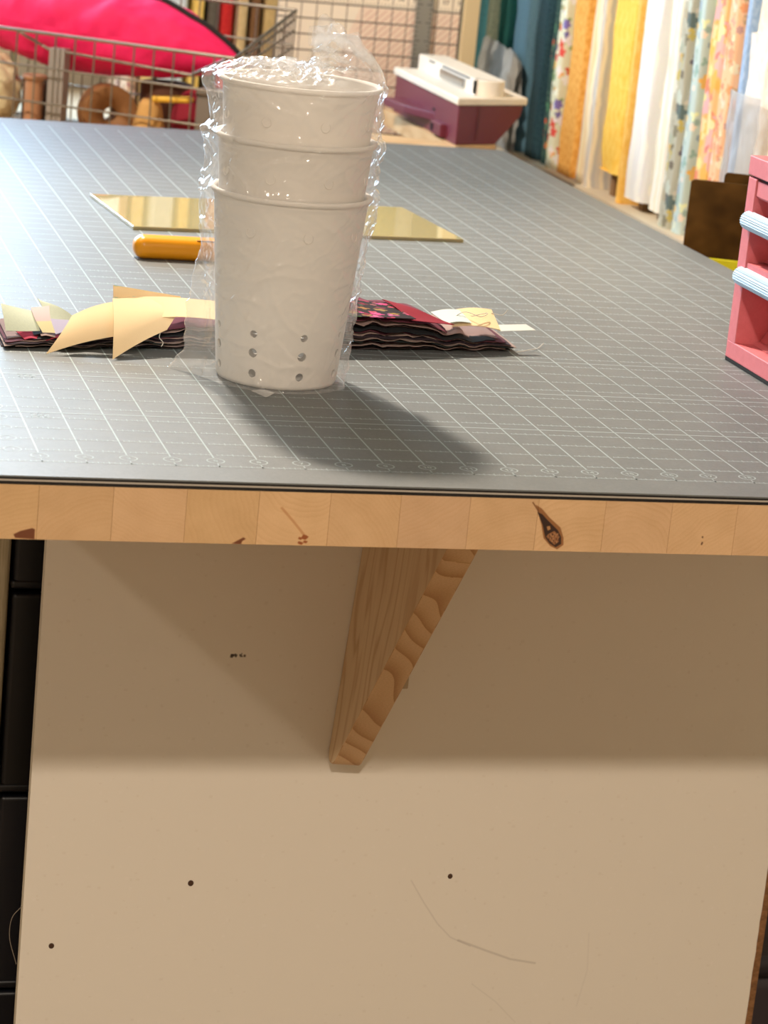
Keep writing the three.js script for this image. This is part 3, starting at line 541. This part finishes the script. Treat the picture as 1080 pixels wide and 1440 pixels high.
const bolts = [
  // label, z far, z near, material map, base y, bunch
  ['teal mottled fabric bolt beside the cream upright strip', -86.5, -82.9, mottle([44, 104, 112], [86, 146, 150], 7, 12)],
  ['narrow khaki fabric bolt between the teal and the dark green bolts', -82.8, -81.8, mottle([110, 122, 104], [140, 146, 122], 12, 20)],
  ['dark emerald green dotted fabric bolt', -81.7, -78.2, mottle([8, 66, 62], [28, 112, 98], 4, 6, 1.4)],
  ['steel blue mottled fabric bolt', -78.1, -74.3, mottle([66, 104, 122], [108, 142, 158], 9, 5)],
  ['dark navy teal fabric bolt', -74.2, -71.7, mottle([16, 44, 56], [44, 80, 86], 8, 14)],
  ['dark green floral fabric bolt with a few orange flowers', -71.6, -70.3, printed([44, 74, 66], [[70, 104, 82], [96, 130, 110], [206, 98, 50], [36, 58, 56]], 60, 8, 18)],
  ['white floral fabric bolt with multicoloured flowers', -70.2, -68.9, printed([224, 224, 196], [[150, 164, 110], [216, 86, 70], [126, 110, 170], [242, 240, 232], [96, 124, 88], [226, 180, 90]], 80, 8, 18)],
  ['orange gold mottled fabric bolt', -68.8, -65.7, mottle([222, 150, 58], [244, 186, 98], 20, 26)],
  ['cream fabric bolt with pale stripes beside the orange bolt', -65.6, -63.8, stripesT([[248, 226, 180], [240, 210, 160], [250, 234, 200], [224, 200, 170]], 16)],
  ['pale grey striped fabric bolt beside the yellow bolt', -63.7, -63.0, stripesT([[214, 204, 190], [238, 224, 196], [196, 192, 186]], 14)],
  ['bright yellow fabric bolt bunched at its lower end', -62.9, -59.3, mottle([246, 190, 66], [255, 212, 104], 30, 50), -1.15, 1],
  ['narrow mustard yellow fabric bolt', -59.2, -58.5, mottle([240, 182, 76], [250, 204, 112], 30, 50)],
  ['wide white fabric bolt with soft vertical folds', -58.4, -55.5, stripesT([[250, 244, 232], [240, 236, 230], [252, 248, 238], [236, 234, 234]], 32), -1.8],
  ['cream white fabric bolt beside the grey floral bolt', -55.35, -53.4, stripesT([[248, 236, 208], [252, 246, 232], [246, 228, 186]], 26), -1.9],
  ['grey floral fabric bolt with dark leaves', -53.3, -51.7, printed([186, 182, 162], [[112, 114, 100], [206, 170, 100], [210, 206, 190], [136, 134, 114], [178, 172, 150]], 60, 8, 22)],
  ['pale blue green floral fabric bolt', -51.6, -50.4, printed([196, 212, 206], [[160, 186, 176], [226, 226, 200], [232, 188, 110], [150, 170, 186]], 70, 8, 20)],
  ['orange and peach floral fabric bolt', -50.3, -48.1, printed([246, 190, 128], [[244, 178, 92], [232, 140, 108], [238, 178, 160], [250, 214, 150]], 50, 16, 40)],
  ['peach pink small floral fabric bolt', -48.0, -46.3, printed([246, 194, 150], [[232, 150, 112], [240, 180, 134], [214, 164, 134], [250, 214, 180]], 120, 6, 16)],
  ['narrow light blue fabric bolt beside the white bundle', -46.2, -45.6, mottle([150, 178, 214], [182, 204, 230], 20, 30)],
];
bolts.forEach(([label, za, zb, map, y = -2.3, bunch = 0], k) => {
  const w = zb - za, g = thing('fabric_bolt', label, 'fabric bolt', [39.2, -2.3, (za + zb) / 2], -Math.PI / 2, 'fabric bolts on the right hand shelf');
  part(g, 'fabric', boltGeo(w * 0.95, 22 - k % 3, 8 + 0.25 * Math.sin(k * 2.3), k, 0.07, bunch).translate(0, y + 2.3 + 0.01, 0), mapped(map, 0.92));
  part(g, 'core_board', box(Math.min(0.5, w * 0.5), 1.2, 6.6, 0, 0.61, 0.2), cardboard, 'brown cardboard core');
});
// white bundle in a clear bag at the end of the row
{
  const g = thing('white_bundle', 'folded white fleece bundle in a clear bag at the end of the bolt row', 'fabric bundle', [39.2, -2.3, -43.85], -Math.PI / 2);
  part(g, 'fleece', boltGeo(3.3, 9.4, 8.2, 31, 0.08, 0.6).translate(0, 0.02, 0), mapped(mottle([238, 222, 204], [250, 242, 232], 40, 60), 0.95));
  part(g, 'fleece', boltGeo(3.1, 17, 7.9, 35, 0.03).translate(0, 0.03, -0.05), mapped(mottle([246, 222, 190], [250, 236, 212], 40, 60), 0.95));
  const film = new THREE.MeshPhysicalMaterial({ color: 0xeeeeee, roughness: 0.4, transmission: 0.9, thickness: 0, ior: 1.3, side: THREE.DoubleSide });
  part(g, 'wrapper', sheet((u, v) => [-0.3 - 1.5 * u + 1.8 * (1 - u), 0.4 + v * 6.6, 4.4 + 0.05 * noise2(u * 3, v * 4) + 0.2 * Math.sin(u * 3.1)], 24, 30, 0.01), film);
}
// the row behind the basket on the rear shelf
const rowB = [
  ['pinkish patterned fabric bolt on the far shelf', 15.5, 16.2, printed([214, 180, 150], [[170, 120, 110], [230, 206, 180]], 80, 6, 14)],
  ['yellow cream fabric bolt on the far shelf', 16.3, 17.1, mottle([240, 212, 140], [250, 228, 170], 30, 40)],
  ['pale blue white fabric bolt on the far shelf', 17.2, 18.8, mottle([214, 232, 244], [232, 244, 250], 40, 60)],
  ['yellow fabric bolt on the far shelf beside the grey one', 18.9, 19.6, mottle([236, 196, 92], [246, 216, 130], 30, 40)],
  ['dark grey fabric bolt on the far shelf', 19.7, 20.35, mottle([84, 78, 70], [112, 104, 92], 10, 14)],
  ['red fabric bolt on the far shelf', 20.4, 21.2, mottle([196, 26, 34], [212, 52, 44], 20, 20)],
  ['tan fabric bolt on the far shelf beside the red one', 21.25, 22.0, mottle([206, 178, 128], [222, 196, 148], 16, 40)],
  ['brown fabric bolt on the far shelf', 22.05, 22.7, mottle([112, 78, 46], [140, 100, 62], 12, 30)],
  ['khaki fabric bolt on the far shelf beside the brown one', 22.75, 23.7, mottle([190, 160, 104], [208, 180, 126], 16, 40)],
  ['light tan fabric bolt on the far shelf behind the grid board', 23.75, 24.6, mottle([216, 190, 140], [230, 206, 160], 16, 40)],
  ['olive green fabric bolt on the far shelf behind the grid board', 29.8, 32.2, mottle([110, 104, 52], [146, 136, 76], 12, 18)],
];
rowB.forEach(([label, xa, xb, map], k) => {
  const g = thing('fabric_bolt', label, 'fabric bolt', [(xa + xb) / 2, -2.6, -86.6], 0, 'fabric bolts on the far shelf');
  part(g, 'fabric', boltGeo((xb - xa) * 0.95, 17 - (k % 3) * 0.6, 7, 40 + k, 0.06).translate(0, 0.01, 0), mapped(map, 0.92));
});
// cream batting rolls seen through the left end of the basket
[[6.6, 2.3, 4.6, 'cream batting roll standing behind the basket by the counter edge'], [4.2, 2.2, 4.9, 'second cream batting roll behind the basket, nearer the window']].forEach(([x, r, h, label], k) => {
  const pts = []; for (let i = 0; i <= 200; i++) { const a = i / 200 * 6.283 * 4, q = 0.4 + (r - 0.4) * i / 200; pts.push([Math.cos(a) * q, 0, Math.sin(a) * q]); }
  const g = sheet((u, v) => { const i = Math.min(199, Math.floor(u * 199)), p = pts[i]; return [p[0], 0.02 + v * h + 0.05 * noise2(u * 30, v * 3), p[2]]; }, 199, 6, 0.22);
  single('batting_roll', g, mapped(mottle([236, 222, 184], [248, 240, 214], 20, 20), 0.95), label, 'batting roll', [x + 0.4 - k * 2.4, -2.58, -79.4 - k * 0.6], 0, 'cream batting rolls');
});

// ---------- grid board, upright strip, steel ruler
{
  const X0 = 21.9, X1 = 31.62, Y0 = -2.58, Y1 = 5.75, W = 1166, Hh = 1000, k = W / (X1 - X0);
  const board = canvasTexture(W, Hh, (c) => {
    const X = (x) => (x - X0) * k, Y = (y) => (Y1 - y) * k;
    c.fillStyle = rgb([250, 240, 224]); c.fillRect(0, 0, W, Hh);
    c.fillStyle = 'rgba(240,206,190,0.4)'; c.beginPath(); c.moveTo(X(26.2), Y(4.5)); c.lineTo(X1 * 1e3, Y(4.5)); c.lineTo(W, Hh); c.lineTo(X(24.6), Hh); c.lineTo(X(25.2), Y(1.9)); c.closePath(); c.fill();
    c.save(); c.beginPath(); c.moveTo(X(26.6), Y(4.4)); c.lineTo(W, Y(4.4)); c.lineTo(W, Hh); c.lineTo(X(25), Hh); c.lineTo(X(25.4), Y(2)); c.closePath(); c.clip();
    c.strokeStyle = 'rgba(196,140,126,0.5)'; c.lineWidth = 7; for (let d = -20; d < 40; d++) { c.beginPath(); c.moveTo(X(X0 + d * 0.4), Y(-6)); c.lineTo(X(X0 + d * 0.4 + 13), Y(6.4)); c.stroke(); } c.restore();
    for (let n = 0; n < 13; n++) { c.fillStyle = 'rgba(88,74,66,0.8)'; c.fillRect(X(22.3 + n * 0.8) - 3, 0, 6, Hh); }
    for (let n = 0; n < 10; n++) { c.fillStyle = rgb([58, 46, 42]); c.fillRect(0, Y(4.55 - n * 0.81) - 4, W, 8); }
    c.fillStyle = rgb([70, 60, 56]); c.font = 'bold 40px sans-serif'; c.textAlign = 'center';
    for (let n = 0; n < 12; n++) { c.fillText(String(7 + n), X(22.7 + n * 0.8), Y(4.95)); for (let q = 0; q < 4; q++) c.fillRect(X(22.3 + n * 0.8 + q * 0.2) - 2, Y(4.75), 4, 18); }
    c.fillRect(W - 12, 0, 12, Hh);
  });
  const g = uvBox(box(X1 - X0, Y1 - Y0, 0.14)), p = g.attributes.position;
  for (let i = 0; i < p.count; i++) g.attributes.uv.setXY(i, (p.getX(i) + (X1 - X0) / 2) / (X1 - X0), (p.getY(i) + (Y1 - Y0) / 2) / (Y1 - Y0));
  single('grid_board', g, mapped(board, 0.35), 'cream quilting board printed with a dark square grid and numbers', 'ruler board', [(X0 + X1) / 2, (Y0 + Y1) / 2, -75.7]);
  single('wooden_strip', rbox(0.82, 20, 0.9, 0.05, 0, 10, 0), std(0xe6d2a8, 0.6), 'cream wooden upright strip beside the grid board', 'wooden strip', [32.1, -2.58, -75.8]);
  const steel = canvasTexture(96, 1024, (c) => { c.fillStyle = rgb([150, 152, 150]); c.fillRect(0, 0, 96, 1024); c.fillStyle = rgb([70, 72, 72]); for (let n = 0; n < 60; n++) { c.fillRect(0, n * 17, n % 4 ? 18 : 36, 3); c.fillRect(96 - (n % 4 ? 18 : 36), n * 17, 36, 3); } });
  single('steel_ruler', box(0.9, 14, 0.05, 0, 7, 0), new THREE.MeshStandardMaterial({ map: steel, roughness: 0.4, metalness: 0.5 }), 'grey steel ruler standing in front of the grid board', 'ruler', [29.55, -2.58, -75.42]);
}

// ---------- the maroon appliance with white lid
{
  const g = thing('small_appliance', 'maroon plastic appliance with a white lid and grip', 'appliance', [27.4, -0.25, -60]);
  const maroon = std(0x6e2a3c, 0.42), whiteP = std(0xefe4d4, 0.45);
  const s = new THREE.Shape(); [[0, 0.02], [2.3, 0.02], [3.58, 1.32], [3.68, 1.82], [0, 1.82]].forEach(([x, y], i) => (i ? s.lineTo(x, y) : s.moveTo(x, y)));
  const skew = (geo, L) => { const p = geo.attributes.position; for (let i = 0; i < p.count; i++) p.setZ(i, p.getZ(i) - 0.5 * p.getX(i) * Math.max(0, 1 + p.getZ(i) / L)); geo.computeVertexNormals(); return geo; };
  part(g, 'body', skew(new THREE.ExtrudeGeometry(s, { depth: 11.6, bevelEnabled: true, bevelThickness: 0.06, bevelSize: 0.05, bevelOffset: -0.05, bevelSegments: 2 }).translate(0, 0, -11.7), 12), maroon);
  part(g, 'lid', skew(uvBox(rbox(4, 0.36, 12, 0.08, 1.9, 2.02, -6)), 12), whiteP, 'white lid');
  part(g, 'seam', skew(box(0.03, 1.5, 0.03, 1.15, 1.0, 0.06).translate(0, 0, 0), 12), std(0x3c1420, 0.6));
  const wing = new THREE.Shape(); [[0.1, -3.8], [-0.85, -6.4], [-1.25, -9.4], [0.1, -9.6]].forEach(([x, z], i) => (i ? wing.lineTo(x, -z) : wing.moveTo(x, -z)));
  part(g, 'side_tray', new THREE.ExtrudeGeometry(wing, { depth: 0.3, bevelEnabled: true, bevelThickness: 0.04, bevelSize: 0.04, bevelSegments: 2 }).rotateX(-Math.PI / 2).translate(0, 0.62, 0), maroon);
  const catchPart = part(g, 'catch', rbox(0.4, 0.62, 1.7, 0.06, -0.1, 0.42, -2.6), maroon);
  part(catchPart, 'slot', rbox(0.06, 0.32, 0.3, 0.02, -0.32, 0.42, -3.2), std(0x120a0c, 0.8));
  part(g, 'button', rbox(0.06, 0.12, 0.3, 0.02, -0.01, 1.12, -4.2), std(0x180c10, 0.7));
  // grip
  const grip = new THREE.Shape(); grip.moveTo(0, -1.2); grip.lineTo(0, -11.6); grip.lineTo(1.5, -11.6); grip.lineTo(1.5, -1.6); grip.absarc(0.75, -1.6, 0.75, 0, Math.PI, false);
  const gp = part(g, 'grip', new THREE.ExtrudeGeometry(grip, { depth: 0.62, bevelEnabled: true, bevelThickness: 0.07, bevelSize: 0.07, bevelOffset: -0.07, bevelSegments: 3 }).rotateX(Math.PI / 2).scale(1, 1, 1).translate(1.15, 2.88, -13.6 + 1.0), whiteP, 'white grip');
  gp.geometry.computeBoundingBox(); const bb = gp.geometry.boundingBox; gp.position.z = (-1.2 * I) - bb.max.z; 
  part(g, 'chrome_latch', rbox(0.2, 0.44, 4.2, 0.05, 1.12, 2.52, -5.4), new THREE.MeshStandardMaterial({ color: 0xb9bcc0, roughness: 0.18, metalness: 1 }), 'chrome latch in the grip');
  part(g, 'grip_slit', rbox(0.1, 0.07, 4.8, 0.02, 1.16, 2.86, -5.0), std(0x1a1a1c, 0.6));
  part(g, 'grip_slit', rbox(0.1, 0.07, 1.0, 0.02, 1.16, 2.84, -9.4), std(0x1a1a1c, 0.6));
}
// ---------- crumpled grey clear bag against the teal bolts
{
  const film = new THREE.MeshPhysicalMaterial({ color: 0xc9c9c4, roughness: 0.7, transmission: 0.4, thickness: 0, ior: 1.4, side: THREE.DoubleSide });
  const outline = (u) => (u < 0.15 ? 3.3 + u * 13.5 : u < 0.85 ? 5.33 - (u - 0.15) * 0.3 : 5.1 - (u - 0.85) * 4) + 0.12 * noise2(u * 9, 2);
  const g = sheet((u, v) => [0.2 - Math.sin(v * 3.14) * 0.25 + 0.1 * noise2(u * 5, v * 5), v * outline(u), -8 + 7.6 * u + 0.15 * noise2(u * 3, v * 6) - 0.5 * (1 - v) * (u - 0.5)], 30, 24, 0.01);
  const h = sheet((u, v) => [0.34 + Math.sin(v * 3.14) * 0.1 + 0.08 * noise2(u * 5 + 9, v * 5), v * outline(u) * 0.97, -7.9 + 7.5 * u + 0.15 * noise2(u * 3 + 4, v * 6)], 30, 24, 0.01);
  const b = thing('grey_bag', 'crumpled greyish clear plastic bag standing against the teal bolts', 'plastic bag', [34.45, -2.28, -74]);
  part(b, 'bag_front', g, film); part(b, 'bag_back', h, film);
}

// ================================================================ THE WIRE BASKET AND WHAT IT HOLDS
{
  const turn = Math.atan2(0.54, 0.842);   // local +x runs right along the front, local -z runs back
  const o = thing('wire_basket', 'silver wire mesh basket with a low front holding a pink pouch', 'basket', [17.1, -2.2, -62.0], -turn);
  const wire = new THREE.MeshStandardMaterial({ color: 0x8f887c, roughness: 0.32, metalness: 0.85 });
  const L = 16, D = 7.6, HF = 5.0, HB = 6.85, r = 0.055, hAt = (d) => HF + (HB - HF) * Math.min(1, d / D);
  const front = [], back = [], sides = [], floor = [];
  for (let x = 0; x <= L; x += 1) { front.push(rod([-x, 0.06, 0], [-x, HF, 0], r * 0.8)); back.push(rod([-x, 0.06, -D], [-x, HB, -D], r * 0.7)); floor.push(rod([-x, 0.06, 0], [-x, 0.06, -D], r * 0.7)); }
  for (const y of [0.06, 1.75, 3.4]) front.push(rod([-L, y, 0.04], [0, y, 0.04], r));
  for (const y of [0.06, 1.8, 3.5, 5.2]) back.push(rod([-L, y, -D], [0, y, -D], r));
  for (const sx of [0, -L]) { for (let d = 0.4; d < D; d += 0.4) sides.push(rod([sx, 0.06, -d], [sx, hAt(d), -d], r * 0.7)); for (const t of [0.02, 0.14, 0.26, 0.38, 0.5, 0.62, 0.74, 0.86, 0.94]) sides.push(rod([sx, 0.06 + (HF - 0.06) * t, 0], [sx, 0.06 + (HB - 0.06) * t, -D], r)); }
  for (let d = 1.2; d < D; d += 1.2) floor.push(rod([-L, 0.06, -d], [0, 0.06, -d], r));
  part(o, 'front_mesh', merge(front), wire); part(o, 'back_mesh', merge(back), wire); part(o, 'side_mesh', merge(sides), wire); part(o, 'floor_mesh', merge(floor), wire);
  part(o, 'rim', merge([rod([-L, HF, 0], [0, HF, 0], 0.085), rod([0, HF, 0], [0, HB, -D], 0.085), rod([-L, HF, 0], [-L, HB, -D], 0.085), rod([-L, HB, -D], [0, HB, -D], 0.085)]), wire, 'thick bright rim wire');
  part(o, 'drop_rail', merge([rod([-9.6, 4.25, -0.5], [-2.3, 3.93, -0.5], 0.07), rod([-2.3, 3.93, -0.5], [-0.5, 4.9, -0.4], 0.07), rod([-9.6, 4.25, -0.5], [-11.2, 4.95, -0.3], 0.07)]), wire);
  const at = (x, y, z) => { const c = Math.cos(-turn), s = Math.sin(-turn); return [17.1 + x * c + z * s, -2.2 + y, -62.0 - x * s + z * c]; };
  // pink pouch
  const pk = thing('pink_pouch', 'hot pink zipped fabric pouch lying in the wire basket', 'pouch', at(-8.9, 2.85, -3.6), -turn);
  const n = 64, m = 40, pos = [], uv = [], idx = [], hl = 8.0;
  const surf = (t, a) => { const e = Math.pow(Math.max(0, 1 - Math.pow(Math.abs(t), 2.1)), 0.75), c = Math.cos(a), s = Math.sin(a); const hh = 2.1 * e, dd = 2.7 * e; const up = Math.sign(s) * Math.pow(Math.abs(s), 0.85) * hh, out = Math.sign(c) * Math.pow(Math.abs(c), 0.8) * dd; const wr = 0.07 * noise3(t * 3, c * 1.4, s * 1.4) * e + 0.035 * noise3(t * 9, c * 3, s * 3) * e; return [t * hl, 2.35 + up * (1 + wr) - 0.62 * Math.pow(t, 3) - 0.2 * t, out * (1 + wr)]; };
  for (let j = 0; j <= n; j++) for (let i = 0; i <= m; i++) { const t = -1 + 2 * j / n; pos.push(...surf(t, i / m * 6.28318)); uv.push(j / n * 4, i / m * 3); }
  for (let j = 0; j < n; j++) for (let i = 0; i < m; i++) { const a = j * (m + 1) + i, b = a + 1, c = a + m + 1, d = c + 1; idx.push(a, b, d, a, d, c); }
  const pg = new THREE.BufferGeometry(); pg.setAttribute('position', new THREE.Float32BufferAttribute(pos, 3)); pg.setAttribute('uv', new THREE.Float32BufferAttribute(uv, 2)); pg.setIndex(idx); pg.computeVertexNormals();
  part(pk, 'pouch_body', pg, mapped(pixelTexture(128, 128, (i, j) => { const q = fbm(i / 30, j / 30) * 8 + rr(-4, 4); return [240 + q, 22 + q, 96 + q]; }, 1, 1), 0.75));
  const zip = []; for (let j = 0; j <= 40; j++) { const t = -0.96 + 1.93 * j / 40, p = surf(t, 1.42); zip.push([p[0], p[1] + 0.05, p[2] - 0.12]); }
  part(pk, 'zipper', tube(zip, 0.17, 80, 8).scale(1, 1, 1), std(0x17100f, 0.8), 'black zipper band');
  part(pk, 'zipper_end', rbox(0.5, 0.3, 0.5, 0.1, 8.0, 1.55, -0.25), std(0xb8242c, 0.8), 'red fabric tab');
  // things under the pouch, seen through the mesh
  const lie = (name, label, cat, geo, mat, p, tr = 0) => single(name, geo, mat, label, cat, at(...p), -turn + tr);
  const roll = (r, h, hole) => new THREE.LatheGeometry([[hole, 0], [r - 0.05, 0], [r, 0.06], [r, h - 0.06], [r - 0.05, h], [hole, h], [hole, 0]].map(([x, y]) => new THREE.Vector2(x, y)), 32);
  lie('grey_box', 'slim grey cardboard box standing in the wire basket', 'box', rbox(0.8, 4.2, 0.7, 0.04, 0, 2.11, 0), std(0x9b938c, 0.7), [-9.1, 0.12, -0.75]);
  lie('tape_roll', 'brown paper tape roll standing on edge in the wire basket', 'tape roll', roll(1.35, 1.2, 0.35).rotateX(Math.PI / 2).rotateY(0.7).translate(0, 1.37, -0.5), std(0x8f6238, 0.7), [-7.3, 0.12, -1.7]);
  lie('tape_roll', 'dark brown tape roll lying behind the tan roll in the basket', 'tape roll', roll(1.25, 2.9, 0.4).translate(0, 0.01, 0), std(0x5a3420, 0.7), [-4.9, 0.12, -3.9]);
  lie('thread_cone', 'tan thread cone lying low in the wire basket', 'thread cone', new THREE.LatheGeometry([[0.12, 0], [0.85, 0.02], [0.9, 0.4], [0.55, 2.1], [0.38, 2.4], [0.12, 2.42]].map(([x, y]) => new THREE.Vector2(x, y)), 28), std(0xc99a58, 0.8), [-4.4, 0.12, -0.9]);
  lie('yellow_tube', 'short yellow plastic tube lying under the pink pouch', 'tube', merge([rod([-0.9, 0, 0], [0.9, 0.18, 0], 0.16, 16), rod([0.9, 0.18, 0], [1.1, 0.2, 0], 0.1, 12)]).translate(0, 1.0, 0.2), std(0xe6b63a, 0.5), [-3.2, 1.6, -0.75]);
  lie('red_pouch', 'small dark red cloth pouch under the pink pouch', 'pouch', new THREE.SphereGeometry(1, 28, 18).scale(1.3, 1.5, 0.8).translate(0, 1.52, 0), cloth(0x8c1c2e), [-2.6, 0.12, -2.4]);
  lie('grey_tin', 'grey metal tin at the right end of the wire basket', 'tin', merge([rbox(1.5, 3.0, 1.4, 0.1, 0, 1.51, 0), rbox(1.56, 0.3, 1.46, 0.08, 0, 3.1, 0)]), new THREE.MeshStandardMaterial({ color: 0x80766c, roughness: 0.5, metalness: 0.3 }), [-1.1, 0.12, -0.95]);
  lie('orange_spool', 'pale orange ribbon spool at the window end of the basket', 'spool', merge([roll(0.6, 0.2, 0.1), roll(0.44, 2.6, 0.1).translate(0, 0.1, 0), roll(0.6, 0.2, 0.1).translate(0, 2.6, 0)]), std(0xb98662, 0.7), [-10.4, 0.12, -0.9]);
  lie('brown_box', 'dark brown flat box standing behind the orange spool', 'box', rbox(1.6, 2.6, 0.6, 0.05, 0, 1.31, 0), std(0x4a352a, 0.8), [-10.7, 0.12, -2.2]);
  lie('cream_bundle', 'cream cloth bundle filling the window end of the basket', 'fabric bundle', sheet((u, v) => { const a = u * 6.28318, b = (v - 0.5) * 3.0, q = 1 + 0.12 * noise3(Math.cos(a) * 2, b * 2, Math.sin(a) * 2); return [Math.cos(a) * Math.cos(b) * 1.5 * q, 1.75 + Math.sin(b) * 1.7 * q, Math.sin(a) * Math.cos(b) * 1.4 * q]; }, 40, 24, 0.03), cloth(0xe4d6ae), [-13.2, 0.12, -1.9]);
}

// ================================================================ UNDER AND BESIDE THE TABLE
{
  const t = thing('drawer_tower', 'black plastic drawer tower under the table beside the white end panel', 'drawer tower', [0, -36, 0]);
  const black = std(0x0a0b12, 0.35);
  const y = [0, 3.6, 9.85, 16.05, 22.25, 28.4, 34.3];
  for (let k = 0; k < y.length - 1; k++) {
    part(t, 'drawer', rbox(13.2, y[k + 1] - y[k] - 0.12, 14, 0.14, 8.96 - 0.02, (y[k] + y[k + 1]) / 2, -21.2), black);
    part(t, 'drawer_lip', rbox(13.34, 0.26, 14.1, 0.1, 8.95, y[k] + 0.2, -21.2), black);
  }
  const planks = mapped(pixelTexture(256, 512, (i, j) => { const n = fbm(i / 5, j / 60) * 22 + noise2(i / 1.7, j / 22) * 9; return [186 + n, 172 + n, 142 + n]; }, 0.16, 0.04), 0.85);
  single('wood_cabinet', uvBox(rbox(22, 33.4, 12, 0.15, 0, 16.7, 0)), planks, 'pale rough wooden cabinet standing beyond the black drawer tower', 'cabinet', [-8.75, -36, -20.25]);
  const b = thing('dark_bin', 'dark purplish grey plastic bin under the table beside the chipboard edge', 'bin', [32.2, -36, -24]);
  const bin = std(0x3a3236, 0.5);
  part(b, 'bin_body', rbox(12.4, 13.6, 10, 0.6, 0, 6.8, 0), bin); part(b, 'bin_lip', rbox(12.9, 0.8, 10.5, 0.35, 0, 13.9, 0), std(0x241d22, 0.5));
  // stray hair-fine thread on the panel edge
  single('loose_thread', tube([[2.86, -16.2, -11.9], [2.6, -16.5, -11.85], [2.55, -17.1, -11.85], [2.8, -18.0, -11.92]], 0.008, 24, 5), cloth(0x9a8f80), 'fine grey thread caught on the edge of the white end panel', 'thread', [0, 0, 0]);
}

renderer.render(scene, camera);
